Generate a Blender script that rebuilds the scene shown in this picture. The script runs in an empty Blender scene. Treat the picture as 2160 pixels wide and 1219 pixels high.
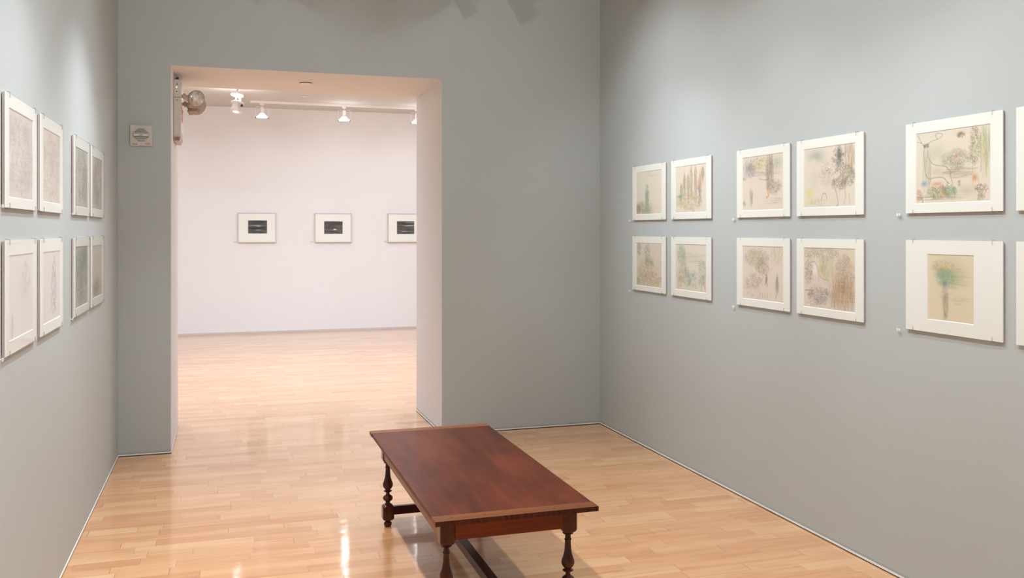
import bpy, bmesh, math, random
import numpy as np
from mathutils import Vector, Matrix

C = bpy.context.scene
COL = C.collection
PI = math.pi

# ------------------------------------------------------------------ camera
F_PX, CY, YAW = 1915.1, 486.4, 0.3056
cam_d = bpy.data.cameras.new('camera')
cam = bpy.data.objects.new('camera', cam_d)
COL.objects.link(cam)
cam.location = (0, 0, 1.55)
cam.rotation_euler = (PI / 2, 0, -YAW)
cam_d.sensor_width = 36
cam_d.sensor_fit = 'HORIZONTAL'
cam_d.lens = 36 * F_PX / 2160
cam_d.shift_y = (CY - 609.5) / 2160      # rising/falling front: horizon above the middle
cam_d.clip_end = 60
C.camera = cam

# ------------------------------------------------------------------ world and exposure
C.view_settings.view_transform = 'Standard'
C.view_settings.look = 'None'
C.view_settings.gamma = 1
C.view_settings.use_curve_mapping = False
C.view_settings.exposure = 0.25
w = bpy.data.worlds.new('world')
C.world = w
w.use_nodes = True
w.node_tree.nodes['Background'].inputs[0].default_value = (.5, .5, .5, 1)
w.node_tree.nodes['Background'].inputs[1].default_value = 0.02

# ------------------------------------------------------------------ room dimensions (metres)
XL, XR = -.703, 2.867          # grey gallery side walls
Y0, Y1 = -2.6, 6.74            # its near and far ends
T = .96                        # thickness of the wall with the opening
DL, DR, DT = -.363, 1.567, 2.70
YF = 14.22                     # far gallery end wall
GX0, GX1 = -3.2, 5.6           # far gallery side walls
H = 3.40

# ------------------------------------------------------------------ lights
def spot(loc, to, power, size=80, blend=1.0, color=(1, .97, .93), radius=.022):
    d = bpy.data.lights.new('spot', 'SPOT')
    d.energy = power
    d.spot_size = math.radians(size)
    d.spot_blend = blend
    d.color = color
    d.shadow_soft_size = radius
    o = bpy.data.objects.new('track_or_fill_spot', d)
    COL.objects.link(o)
    o.location = loc
    v = Vector(to) - Vector(loc)
    o.rotation_euler = v.to_track_quat('-Z', 'Y').to_euler()
    return o

WARM = (.90, .955, 1.0)
GAL = (.74, .895, 1.08)
HEADS = []                     # (position, aim) of every lamp head on the two tracks
def head(loc, to, wide, narrow, sz=100, nz=64):
    spot(loc, (to[0], to[1], to[2] + .40), wide, sz, 1.0, WARM)
    spot(loc, to, narrow, nz, 1.0, WARM)
    HEADS.append((loc, to))
# spots on the right wall: one per group of pictures, plus unseen added fill heads by the camera
for y, p in ((5.50, 80), (4.12, 64), (2.74, 74), (1.2, 70), (-.6, 65)):
    head((1.55, y, 3.2), (XR, y, 1.42), p * .60, p * .58, 104, 64)
# spots on the left wall; the nearer, unseen ones added as fill
for y, p in ((5.18, 66), (3.90, 82), (2.5, 76), (1.0, 66), (-.8, 62)):
    head((.50, y, 3.2), (XL, y, 1.35), p * .36, p * .37, 98, 62)
# two heads farther back turned to the wall with the opening
head((.50, .35, 3.2), (.7, Y1, 2.75), 66, 62, 80, 50)
head((1.55, .35, 3.2), (1.0, Y1, 2.75), 66, 62, 80, 50)
# added unseen downlights that brighten the floor and lower walls
FILL_DOWN = [(x, y) for y in (5.0, 3.4, 1.8, .2, -1.4) for x in (.05, 2.05)]
for x, y in FILL_DOWN:
    spot((x, y, H - .012), (x, y, 0), 150 if x < 1 else 68, 92, .75, WARM, .05)
# far gallery: wall spots and an added overhead wash without fittings
for x in (.46, 1.62, 2.74, 3.9, -1.0, -2.2):
    spot((x, 12.9, 3.15), (x, YF, 1.40), 17, 112, 1.0, GAL)
for x, y in ((-1.2, 10.2), (.3, 10.4), (1.7, 10.8), (3.3, 10.5), (4.6, 9.6), (1.2, 8.9), (-1.2, 8.9)):
    spot((x, y, 3.36), (x + .1, y + .3, 0), 132, 150, 1.0, GAL)


def leak_or_fill(x, y, z, power):      # light escaping round the backs of the open gallery lamps, plus added fill
    d = bpy.data.lights.new('bulb', 'POINT'); d.energy = power; d.color = (.95, .96, 1.0); d.shadow_soft_size = .05
    o = bpy.data.objects.new('bulb_or_fill_light', d); COL.objects.link(o); o.location = (x, y, z)
for x in (1.655, 2.735, 3.95, 5.0): leak_or_fill(x, 13.32, 3.10, 2.4)
leak_or_fill(.147, 12.25, 3.245, 12)
for x, y in ((-1.6, 11.0), (1.6, 9.2), (4.0, 10.8)): leak_or_fill(x, y, 3.05, 24)  # added unseen lights that brighten the gallery ceiling

# ------------------------------------------------------------------ node helpers
class NT:
    def __init__(s, name):
        s.m = bpy.data.materials.new(name)
        s.m.use_nodes = True
        s.t = s.m.node_tree
        s.b = s.t.nodes['Principled BSDF']
    def n(s, typ, **kw):
        x = s.t.nodes.new(typ)
        for k, v in kw.items():
            setattr(x, k, v)
        return x
    def l(s, a, b):
        s.t.links.new(a, b)
    def math(s, op, a, b=None, c=None):
        x = s.n('ShaderNodeMath', operation=op)
        for i, v in enumerate((a, b, c)):
            if v is None: continue
            if isinstance(v, (int, float)): x.inputs[i].default_value = v
            else: s.l(v, x.inputs[i])
        return x.outputs[0]
    def comb(s, a, b, c):
        x = s.n('ShaderNodeCombineXYZ')
        for i, v in enumerate((a, b, c)):
            if isinstance(v, (int, float)): x.inputs[i].default_value = v
            else: s.l(v, x.inputs[i])
        return x.outputs[0]
    def white(s, vec):
        x = s.n('ShaderNodeTexWhiteNoise', noise_dimensions='3D')
        s.l(vec, x.inputs['Vector'])
        return x
    def noise(s, vec, scale, detail=3, rough=.5):
        x = s.n('ShaderNodeTexNoise')
        s.l(vec, x.inputs['Vector'])
        x.inputs['Scale'].default_value = scale
        x.inputs['Detail'].default_value = detail
        x.inputs['Roughness'].default_value = rough
        return x
    def mix(s, fac, a, b, blend='MIX'):
        x = s.n('ShaderNodeMix', data_type='RGBA', blend_type=blend)
        for i, v in ((0, fac), (6, a), (7, b)):
            if isinstance(v, (int, float)): x.inputs[i].default_value = v
            elif isinstance(v, tuple): x.inputs[i].default_value = v + (1,) if len(v) == 3 else v
            else: s.l(v, x.inputs[i])
        return x.outputs[2]
    def ramp(s, fac, stops):
        x = s.n('ShaderNodeValToRGB')
        cr = x.color_ramp
        while len(cr.elements) < len(stops): cr.elements.new(.5)
        for e, (p, c) in zip(cr.elements, stops):
            e.position = p; e.color = c + (1,)
        s.l(fac, x.inputs[0])
        return x.outputs[0]
    def mapv(s, vec, scale=(1, 1, 1), loc=(0, 0, 0)):
        x = s.n('ShaderNodeMapping')
        s.l(vec, x.inputs[0])
        x.inputs['Location'].default_value = loc
        x.inputs['Scale'].default_value = scale
        return x.outputs[0]
    def bump(s, h, strength=.2, dist=.01, normal=None):
        x = s.n('ShaderNodeBump')
        x.inputs['Strength'].default_value = strength
        x.inputs['Distance'].default_value = dist
        s.l(h, x.inputs['Height'])
        if normal: s.l(normal, x.inputs['Normal'])
        return x.outputs[0]

def mat(name, col, rough=.5, metal=0, coat=0, spec=.5):
    k = NT(name)
    k.b.inputs['Base Color'].default_value = tuple(col) + (1,)
    k.b.inputs['Roughness'].default_value = rough
    k.b.inputs['Metallic'].default_value = metal
    k.b.inputs['Coat Weight'].default_value = coat
    k.b.inputs['Specular IOR Level'].default_value = spec
    return k.m

def paint(name, col, rough=.55, var=.03, bump=.12):
    k = NT(name)
    tc = k.n('ShaderNodeTexCoord')
    big = k.noise(tc.outputs['Object'], 1.3, 4, .6)
    hi = tuple(min(1, c * (1 + var)) for c in col)
    lo = tuple(c * (1 - var) for c in col)
    c = k.mix(big.outputs['Fac'], lo, hi)
    k.l(c, k.b.inputs['Base Color'])
    k.b.inputs['Roughness'].default_value = rough
    k.b.inputs['Specular IOR Level'].default_value = .35
    fine = k.noise(k.mapv(tc.outputs['Object'], (1, 1, 1.6)), 260, 3, .6)
    k.l(k.bump(fine.outputs['Fac'], bump, .004), k.b.inputs['Normal'])
    return k.m

def floor_material():
    k = NT('maple_strip_floor')
    geo = k.n('ShaderNodeNewGeometry')
    sep = k.n('ShaderNodeSeparateXYZ')
    k.l(geo.outputs['Position'], sep.inputs[0])
    X, Y = sep.outputs[0], sep.outputs[1]
    W = .083
    yr = k.math('DIVIDE', k.math('ADD', Y, 20.03), W)
    row = k.math('FLOOR', yr)
    fy = k.math('FRACT', yr)
    wn = k.white(k.comb(row, 3.3, 0))
    sc = k.n('ShaderNodeSeparateColor'); k.l(wn.outputs['Color'], sc.inputs[0])
    L = k.math('ADD', k.math('MULTIPLY', sc.outputs[0], .7), .55)
    xs = k.math('ADD', k.math('DIVIDE', X, L), k.math('MULTIPLY', sc.outputs[1], 37))
    # uneven lengths inside a row: shift the joints with a smooth wobble
    cell = k.math('FLOOR', xs)
    jit = k.white(k.comb(row, cell, 7.7))
    sj = k.n('ShaderNodeSeparateColor'); k.l(jit.outputs['Color'], sj.inputs[0])
    split = k.math('ADD', k.math('MULTIPLY', sj.outputs[0], .7), .15)
    fx = k.math('FRACT', xs)
    half = k.math('GREATER_THAN', fx, split)
    cell2 = k.math('ADD', k.math('MULTIPLY', cell, 2), half)
    rnd = k.white(k.comb(row, cell2, 1.1))
    sr = k.n('ShaderNodeSeparateColor'); k.l(rnd.outputs['Color'], sr.inputs[0])
    base = k.ramp(sr.outputs[0], [(0, (.66, .315, .138)), (.15, (.72, .368, .165)), (.5, (.76, .410, .193)), (.85, (.785, .443, .216)), (1, (.82, .50, .265))])
    # grain
    off = k.math('MULTIPLY', sr.outputs[1], 50)
    gv = k.comb(k.math('ADD', k.math('MULTIPLY', X, 1.6), off), k.math('ADD', k.math('MULTIPLY', Y, 38), off), 0)
    g = k.noise(gv, 1.0, 5, .62)
    gc = k.ramp(g.outputs['Fac'], [(.28, (.80, .72, .64)), (.5, (1, 1, 1)), (.75, (1.06, 1.04, 1.0))])
    col = k.mix(.75, base, gc, 'MULTIPLY')
    blot = k.noise(k.comb(k.math('ADD', k.math('MULTIPLY', X, 2.2), off), k.math('MULTIPLY', Y, 9), 0), 1.2, 3, .5)
    bc = k.ramp(blot.outputs['Fac'], [(.34, (.88, .72, .62)), (.5, (1, 1, 1)), (1, (1, 1, 1))])
    col = k.mix(.55, col, bc, 'MULTIPLY')
    # seams
    dy = k.math('MULTIPLY', k.math('MINIMUM', fy, k.math('SUBTRACT', 1, fy)), W)
    seam = k.math('LESS_THAN', dy, .0009)
    dxa = k.math('MULTIPLY', k.math('MINIMUM', fx, k.math('SUBTRACT', 1, fx)), L)
    dxb = k.math('MULTIPLY', k.math('ABSOLUTE', k.math('SUBTRACT', fx, split)), L)
    joint = k.math('LESS_THAN', k.math('MINIMUM', dxa, dxb), .0014)
    sm = k.math('MULTIPLY', seam, k.math('ADD', k.math('MULTIPLY', sc.outputs[2], .38), .10))
    jm = k.math('MULTIPLY', joint, k.math('ADD', k.math('MULTIPLY', sj.outputs[2], .6), .2))
    col = k.mix(k.math('MAXIMUM', sm, jm), col, (.16, .075, .03))
    k.l(col, k.b.inputs['Base Color'])
    # varnish: smooth, every strip very slightly tilted, gently uneven
    k.b.inputs['Roughness'].default_value = .34
    k.b.inputs['Coat Weight'].default_value = 1.0
    k.b.inputs['Coat Roughness'].default_value = .06
    k.b.inputs['Coat IOR'].default_value = 1.5
    k.b.inputs['Specular IOR Level'].default_value = .3
    nx = k.math('MULTIPLY', k.math('SUBTRACT', sr.outputs[2], .5), .004)
    wob = k.noise(k.comb(k.math('MULTIPLY', X, 1.2), k.math('MULTIPLY', Y, 9), 0), 1.0, 3, .6)
    ny = k.math('ADD', k.math('MULTIPLY', k.math('SUBTRACT', sr.outputs[1], .5), .010),
                k.math('MULTIPLY', k.math('SUBTRACT', wob.outputs['Fac'], .5), .016))
    cup = k.math('MULTIPLY', k.math('SUBTRACT', fy, .5), .006)
    hf = k.noise(k.comb(k.math('MULTIPLY', X, 45), k.math('MULTIPLY', Y, 1000), 3.7), 1.0, 2, .5)
    ny = k.math('ADD', ny, k.math('MULTIPLY', k.math('SUBTRACT', hf.outputs['Fac'], .5), .12))
    nv = k.comb(nx, k.math('ADD', ny, cup), 1.0)
    nn = k.n('ShaderNodeVectorMath', operation='NORMALIZE')
    k.l(nv, nn.inputs[0])
    k.l(nn.outputs[0], k.b.inputs['Coat Normal'])
    k.l(nn.outputs[0], k.b.inputs['Normal'])
    return k.m

def wood(name, c_lo, c_mid, c_hi, along='Y', rough=.3, coat=.5, curl=False, coat_rough=.18):
    k = NT(name)
    tc = k.n('ShaderNodeTexCoord')
    s = {'Y': (26, 1.6, 26), 'X': (1.6, 26, 26), 'Z': (26, 26, 1.6)}[along]
    g = k.noise(k.mapv(tc.outputs['Object'], s), 1.0, 5, .65)
    b = k.noise(k.mapv(tc.outputs['Object'], tuple(v * .16 for v in s)), 1.4, 3, .5)
    f = k.math('ADD', k.math('MULTIPLY', g.outputs['Fac'], .55), k.math('MULTIPLY', b.outputs['Fac'], .5))
    col = k.ramp(f, [(.30, c_lo), (.52, c_mid), (.72, c_hi)])
    if curl:
        wv = k.noise(k.mapv(tc.outputs['Object'], (210, 3, 5)), 1.0, 2, .5)
        col = k.mix(.8, col, k.ramp(wv.outputs['Fac'], [(.42, (.42, .36, .33)), (.56, (1.15, 1.1, 1.05))]), 'MULTIPLY')
    k.l(col, k.b.inputs['Base Color'])
    k.b.inputs['Roughness'].default_value = rough
    k.b.inputs['Specular IOR Level'].default_value = .15
    k.b.inputs['Coat Weight'].default_value = coat * .6
    k.b.inputs['Coat Roughness'].default_value = coat_rough
    k.l(k.bump(g.outputs['Fac'], .06, .003), k.b.inputs['Normal'])
    return k.m

def glazing_material():
    k = NT('clear_acrylic')
    k.t.nodes.remove(k.b)
    out = k.t.nodes['Material Output']
    tr = k.n('ShaderNodeBsdfTransparent'); tr.inputs[0].default_value = (.985, .99, .985, 1)
    gl = k.n('ShaderNodeBsdfGlossy'); gl.inputs['Roughness'].default_value = .03
    fr = k.n('ShaderNodeFresnel'); fr.inputs[0].default_value = 1.25
    geo = k.n('ShaderNodeNewGeometry')
    fac = k.math('MULTIPLY', fr.outputs[0], k.math('SUBTRACT', 1, geo.outputs['Backfacing']))   # only the front skin mirrors
    mx = k.n('ShaderNodeMixShader')
    k.l(fac, mx.inputs[0]); k.l(tr.outputs[0], mx.inputs[1]); k.l(gl.outputs[0], mx.inputs[2])
    k.l(mx.outputs[0], out.inputs[0])
    return k.m

def attr_material(name, rough=.9, coat=0):
    k = NT(name)
    a = k.n('ShaderNodeAttribute'); a.attribute_name = 'art'
    tc = k.n('ShaderNodeTexCoord')
    fib = k.noise(tc.outputs['Object'], 420, 3, .6)
    c = k.mix(.35, a.outputs['Color'], k.ramp(fib.outputs['Fac'], [(.3, (.86, .86, .86)), (.6, (1, 1, 1))]), 'MULTIPLY')
    k.l(c, k.b.inputs['Base Color'])
    k.b.inputs['Roughness'].default_value = rough
    k.b.inputs['Specular IOR Level'].default_value = .2
    k.b.inputs['Coat Weight'].default_value = coat
    return k.m

def emit(name, col, strength):
    k = NT(name)
    k.b.inputs['Base Color'].default_value = tuple(col) + (1,)
    k.b.inputs['Emission Color'].default_value = tuple(col) + (1,)
    k.b.inputs['Emission Strength'].default_value = strength
    return k.m

M = {}
M['grey'] = paint('grey_green_wall_paint', (.500, .540, .540))
M['white'] = paint('white_wall_paint', (.788, .778, .775), .6, .012, .06)
M['ceil'] = paint('ceiling_paint', (.62, .61, .59), .8, .02, .05)
M['ceil_grey'] = paint('pale_ceiling_paint', (.74, .73, .71), .8, .02, .05)
M['floor'] = floor_material()
M['bead'] = mat('light_metal_bead', (.88, .89, .87), .35, 0)
M['kick'] = mat('grey_base_strip', (.40, .43, .42), .5)
M['gap'] = mat('gap_shade_strip', (.03, .02, .015), .9)
M['board'] = mat('white_backing_board', (.74, .63, .62), .6)
M['mat'] = mat('ivory_mat_board', (.89, .89, .85), .85, spec=.2)
M['bevel'] = mat('mat_bevel', (.93, .92, .88), .8)
M['glaze'] = glazing_material()
M['clip'] = mat('steel_clip', (.26, .25, .24), .5, .5)
M['art'] = attr_material('pencil_and_wash_on_paper')
M['photo'] = attr_material('black_and_white_print', .35)
M['frame_white'] = mat('white_frame', (.62, .56, .53), .4)
M['peg'] = mat('clear_white_plastic', (.9, .9, .88), .25)
M['top'] = wood('dark_red_brown_wood', (.050, .014, .009), (.118, .031, .017), (.20, .058, .030), 'Y', .38, .75, coat_rough=.2)
M['bread'] = wood('orange_brown_end_wood', (.11, .032, .009), (.21, .064, .017), (.30, .098, .027), 'X', .45, .2, coat_rough=.2)
M['edge'] = wood('curly_edge_wood', (.05, .012, .006), (.085, .019, .008), (.12, .030, .012), 'X', .4, .3, curl=True)
M['rail'] = wood('red_brown_rail_wood', (.10, .018, .006), (.18, .033, .010), (.26, .055, .016), 'X', .32, .4, curl=False)
M['leg'] = wood('dark_turned_wood', (.030, .007, .004), (.062, .012, .006), (.105, .022, .010), 'Z', .25, .7)
M['peg_wood'] = mat('dark_peg', (.03, .01, .006), .5)
M['plastic'] = mat('cream_plastic', (.62, .60, .54), .45)
M['plastic_pink'] = mat('beige_plastic', (.50, .41, .36), .4)
M['hole'] = mat('dark_hole', (.05, .045, .04), .8)
M['red'] = mat('red_print', (.55, .03, .03), .5)
M['chrome'] = mat('polished_reflector', (.8, .8, .8), .12, .9)
M['strobe'] = mat('clear_strobe_lens', (.70, .70, .72), .15, 0, .2)
def lens_material():
    k = NT('moulded_lens')
    tc = k.n('ShaderNodeTexCoord')
    g = k.noise(k.mapv(tc.outputs['Object'], (60, 60, 18)), 1.0, 3, .6)
    k.l(k.ramp(g.outputs['Fac'], [(.35, (.42, .34, .31)), (.55, (.72, .64, .60)), (.7, (.95, .92, .90))]), k.b.inputs['Base Color'])
    k.b.inputs['Metallic'].default_value = .45
    k.b.inputs['Roughness'].default_value = .12
    k.l(k.bump(g.outputs['Fac'], .5, .004), k.b.inputs['Normal'])
    return k.m
M['lens'] = lens_material()
M['led'] = emit('yellow_led', (.9, .75, .05), 1.6)
M['lamp_white'] = mat('white_enamel', (.82, .80, .77), .35)
M['lamp_glow'] = emit('lit_lamp_face', (1, .97, .97), 6)
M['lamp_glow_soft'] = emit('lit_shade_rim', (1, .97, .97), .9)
M['black'] = mat('black_rubber', (.02, .025, .025), .5)

# ------------------------------------------------------------------ mesh helpers
def obj(name, bm, m, parent=None, loc=None, smooth=False):
    me = bpy.data.meshes.new(name)
    bmesh.ops.recalc_face_normals(bm, faces=bm.faces)
    bm.to_mesh(me); bm.free()
    for x in (m if isinstance(m, (list, tuple)) else [m]): me.materials.append(x)
    o = bpy.data.objects.new(name, me)
    COL.objects.link(o)
    if parent: o.parent = parent
    if loc: o.location = loc
    if smooth:
        for p in me.polygons: p.use_smooth = True
        try: me.set_sharp_from_angle(angle=math.radians(38))
        except Exception: pass
    return o

def box(bm, a, b, mi=0, bevel=0):
    x0, y0, z0 = a; x1, y1, z1 = b
    vs = [bm.verts.new(p) for p in ((x0, y0, z0), (x1, y0, z0), (x1, y1, z0), (x0, y1, z0), (x0, y0, z1), (x1, y0, z1), (x1, y1, z1), (x0, y1, z1))]
    fs = [bm.faces.new([vs[i] for i in q]) for q in ((0, 3, 2, 1), (4, 5, 6, 7), (0, 1, 5, 4), (1, 2, 6, 5), (2, 3, 7, 6), (3, 0, 4, 7))]
    for f in fs: f.material_index = mi
    if bevel:
        es = list({e for f in fs for e in f.edges})
        r = bmesh.ops.bevel(bm, geom=es, offset=bevel, segments=2, affect='EDGES', profile=.6)
        for f in r['faces']: f.material_index = mi
    return fs

def rings(bm, rs, mi=0, cap=True):
    """connect successive closed rings of points"""
    R = [[bm.verts.new(p) for p in r] for r in rs]
    for a, b in zip(R, R[1:]):
        n = len(a)
        for i in range(n):
            f = bm.faces.new((a[i], a[(i + 1) % n], b[(i + 1) % n], b[i])); f.material_index = mi
    if cap:
        f = bm.faces.new(R[0][::-1]); f.material_index = mi
        f = bm.faces.new(R[-1]); f.material_index = mi

def lathe(bm, prof, n=28, axis='Z', c=(0, 0, 0), mi=0, cap=True, M4=None):
    rs = []
    for z, r in prof:
        ring = []
        for i in range(n):
            a = 2 * PI * i / n
            p = Vector((r * math.cos(a), r * math.sin(a), z))
            if M4: p = M4 @ p
            ring.append(p + Vector(c))
        rs.append(ring)
    rings(bm, rs, mi, cap)

def tube(bm, pts, r, n=8, mi=0):
    pts = [Vector(p) for p in pts]
    rs = []
    for i, p in enumerate(pts):
        t = (pts[min(i + 1, len(pts) - 1)] - pts[max(i - 1, 0)]).normalized()
        u = t.orthogonal().normalized() if i == 0 else (u - t * u.dot(t)).normalized()
        v = t.cross(u)
        rs.append([p + (u * math.cos(2 * PI * k / n) + v * math.sin(2 * PI * k / n)) * r for k in range(n)])
    rings(bm, rs, mi)

def struct(name, bm, m):
    o = obj(name, bm, m); o['kind'] = 'structure'; return o

def thing(name, label, cat, loc=(0, 0, 0), group=None):
    o = bpy.data.objects.new(name, None)
    o.empty_display_size = .1
    COL.objects.link(o)
    o.location = loc
    o['label'] = label; o['category'] = cat
    if group: o['group'] = group
    return o

def tag(o, label, cat, group=None):
    o['label'] = label; o['category'] = cat
    if group: o['group'] = group
    return o

# ------------------------------------------------------------------ the room
bm = bmesh.new(); box(bm, (GX0 - .2, Y0 - .2, -.12), (GX1 + .2, YF + .2, 0)); struct('floor', bm, M['floor'])
bm = bmesh.new(); box(bm, (XL - .2, Y0 - .2, H), (XR + .2, Y1, H + .15)); struct('ceiling', bm, M['ceil_grey'])
bm = bmesh.new(); box(bm, (GX0 - .2, Y1 + T, H), (GX1 + .2, YF + .2, H + .15)); struct('ceiling_gallery', bm, M['ceil'])
SH = .024   # the walls stop a little above the floor over a light metal bead and a dark strip for the shaded gap
bm = bmesh.new(); box(bm, (XL - .2, Y0 - .2, SH), (XL, Y1, H)); struct('wall_left', bm, M['grey'])
bm = bmesh.new(); box(bm, (XR, Y0 - .2, SH), (XR + .2, Y1, H)); struct('wall_right', bm, M['grey'])
bm = bmesh.new(); box(bm, (XL, Y0 - .2, 0), (XR, Y0, H)); struct('wall_rear', bm, M['grey'])
# wall with the opening: grey on this side, white in the reveal and beyond
bm = bmesh.new()
def wall_piece(x0, x1, z0, z1):
    fs = box(bm, (x0, Y1, z0), (x1, Y1 + T, z1), 1)
    for f in fs:
        if f.calc_center_median().y < Y1 + .001: f.material_index = 0
wall_piece(GX0 - .2, DL, SH, H + .15)
wall_piece(DR, GX1 + .2, SH, H + .15)
wall_piece(DL, DR, DT, H + .15)
bmesh.ops.remove_doubles(bm, verts=bm.verts, dist=1e-5)
struct('wall_doorway', bm, [M['grey'], M['white']])
bm = bmesh.new(); box(bm, (GX0 - .2, YF, .03), (GX1 + .2, YF + .2, H)); struct('wall_gallery_end', bm, M['white'])
bm = bmesh.new(); box(bm, (GX0 - .2, Y1 + T, 0), (GX0, YF, H)); struct('wall_gallery_left', bm, M['white'])
bm = bmesh.new(); box(bm, (GX1, Y1 + T, 0), (GX1 + .2, YF, H)); struct('wall_gallery_right', bm, M['white'])

def baseboard(name, run, m_bead='bead'):
    """run: list of (x0,y0,x1,y1, nx,ny) wall lines, n points into the room"""
    bm = bmesh.new()
    for x0, y0, x1, y1, nx, ny in run:
        def slab(d0, d1, z0, z1, mi):
            xs = sorted((x0 + nx * d0, x1 + nx * d1)) if nx else sorted((x0, x1))
            ys = sorted((y0 + ny * d0, y1 + ny * d1)) if ny else sorted((y0, y1))
            box(bm, (xs[0], ys[0], z0), (xs[1], ys[1], z1), mi)
        slab(-.03, .0005, .006, SH + .001, 1)     # painted strip under the wall
        slab(-.01, .0050, .0052, .0128, 0)        # light bead
        slab(-.02, .0035, .0003, .0052, 2)        # dark strip, the gap's shade put into its colour
    struct(name, bm, [M['bead'], M['kick'], M['gap']])
baseboard('baseboard_left', [(XL, Y0, XL, Y1, 1, 0)])
baseboard('baseboard_right', [(XR, Y0, XR, Y1, -1, 0)])
baseboard('baseboard_doorway', [(XL, Y1, DL, Y1, 0, -1), (DR, Y1, XR, Y1, 0, -1), (DL, Y1, DL, Y1 + T, 1, 0), (DR, Y1, DR, Y1 + T, -1, 0)])
bm = bmesh.new(); box(bm, (GX0, YF - .006, .0005), (GX1, YF + .05, .031)); struct('baseboard_gallery', bm, paint('pale_grey_strip', (.62, .55, .50), .5, .01, .02))

# ------------------------------------------------------------------ the pictures: small numpy painter
def lin(c):
    c = np.array(c, float) / 255.
    return np.where(c <= .04045, c / 12.92, ((c + .055) / 1.055) ** 2.4)

class Art:
    def __init__(s, w, h, base, seed, res=560):
        s.nx = max(8, int(w * res)); s.ny = max(8, int(h * res))
        s.a = w / h
        base = 255 - (255 - np.array(base, float)) * .72
        s.img = np.tile(base, (s.ny, s.nx, 1))
        s.r = np.random.default_rng(seed)
        s.U, s.V = np.meshgrid((np.arange(s.nx) + .5) / s.nx, (np.arange(s.ny) + .5) / s.ny)
        s.cloud(6, .5, 6)
    def cloud(s, n, amp, tone):
        for _ in range(n):
            cx, cy = s.r.random(2); r = .15 + .35 * s.r.random()
            s.blob(cx, cy, r, r, s.img[0, 0] + s.r.normal(0, tone, 3), amp * .5)
    def blob(s, cx, cy, rx, ry, col, al):
        d = ((s.U - cx) / rx) ** 2 + ((s.V - cy) / ry) ** 2
        m = (np.exp(-d * 1.6) * al)[..., None]
        s.img = s.img * (1 - m) + np.array(col, float) * m
    def line(s, pts, col, wd=.006, al=.6, raw=False):
        if not raw: wd *= .6; al *= .8
        col = np.array(col, float)
        if not raw and len(pts) > 3:
            for _ in range(2):       # round the corners of long lines
                q = [pts[0]]
                for (a, b), (c, d) in zip(pts, pts[1:]): q += [(.75 * a + .25 * c, .75 * b + .25 * d), (.25 * a + .75 * c, .25 * b + .75 * d)]
                pts = q + [pts[-1]]
        for (x0, y0), (x1, y1) in zip(pts, pts[1:]):
            pad = wd * 2.5
            i0 = max(0, int((min(x0, x1) - pad) * s.nx)); i1 = min(s.nx, int((max(x0, x1) + pad) * s.nx) + 2)
            j0 = max(0, int((min(y0, y1) - pad * s.a) * s.ny)); j1 = min(s.ny, int((max(y0, y1) + pad * s.a) * s.ny) + 2)
            if i1 <= i0 or j1 <= j0: continue
            u = s.U[j0:j1, i0:i1]; v = s.V[j0:j1, i0:i1] / s.a
            ax, ay, bx, by = x0, y0 / s.a, x1, y1 / s.a
            dx, dy = bx - ax, by - ay
            L = dx * dx + dy * dy + 1e-9
            t = np.clip(((u - ax) * dx + (v - ay) * dy) / L, 0, 1)
            d = np.hypot(u - ax - t * dx, v - ay - t * dy)
            m = (np.exp(-(d / wd) ** 2) * al)[..., None]
            s.img[j0:j1, i0:i1] = s.img[j0:j1, i0:i1] * (1 - m) + col * m
    def scrib(s, cx, cy, rx, ry, cols, n=20, al=.4, wd=.005, mode='loop'):
        n = int(n * 2.6); al *= .66; wd *= .52
        for _ in range(n):
            a = s.r.random() * 6.28; q = math.sqrt(s.r.random())
            x = cx + rx * q * math.cos(a); y = cy + ry * q * math.sin(a)
            col = np.array(cols[s.r.integers(len(cols))], float) + s.r.normal(0, 6, 3)
            k = min(rx, ry, .11) * (.10 + .26 * s.r.random())
            if mode == 'loop':
                ph = s.r.random() * 6.28; m = s.r.integers(5, 9); kx = k * (.5 + s.r.random()); ky = k * (.5 + s.r.random())
                p = [(x + kx * math.cos(ph + i * .9), y + ky * s.a * math.sin(ph + i * .9 + .3 * s.r.random())) for i in range(m)]
            elif mode == 'v':
                h = ry * (.25 + .5 * s.r.random()); p = [(x + s.r.normal(0, .006), y - h), (x + s.r.normal(0, .01), y), (x + s.r.normal(0, .012), y + h)]
            elif mode == 'h':
                h = rx * (.25 + .5 * s.r.random()); p = [(x - h, y + s.r.normal(0, .008)), (x, y), (x + h, y + s.r.normal(0, .008))]
            else:
                p = [(x, y)]
                for i in range(5): p.append((p[-1][0] + s.r.normal(0, k * .5), p[-1][1] + s.r.normal(0, k * .5 * s.a)))
            s.line(p, col, wd * (.6 + .7 * s.r.random()), al * (.6 + .6 * s.r.random()), True)

DK = (118, 108, 98); GY = (150, 142, 134); BR = (160, 130, 100); TE = (95, 150, 140); GN = (128, 165, 120)
YE = (214, 200, 110); PK = (220, 160, 145); OR = (215, 150, 105); BL = (130, 155, 185); PU = (160, 140, 170); LG = (185, 178, 165)

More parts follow.
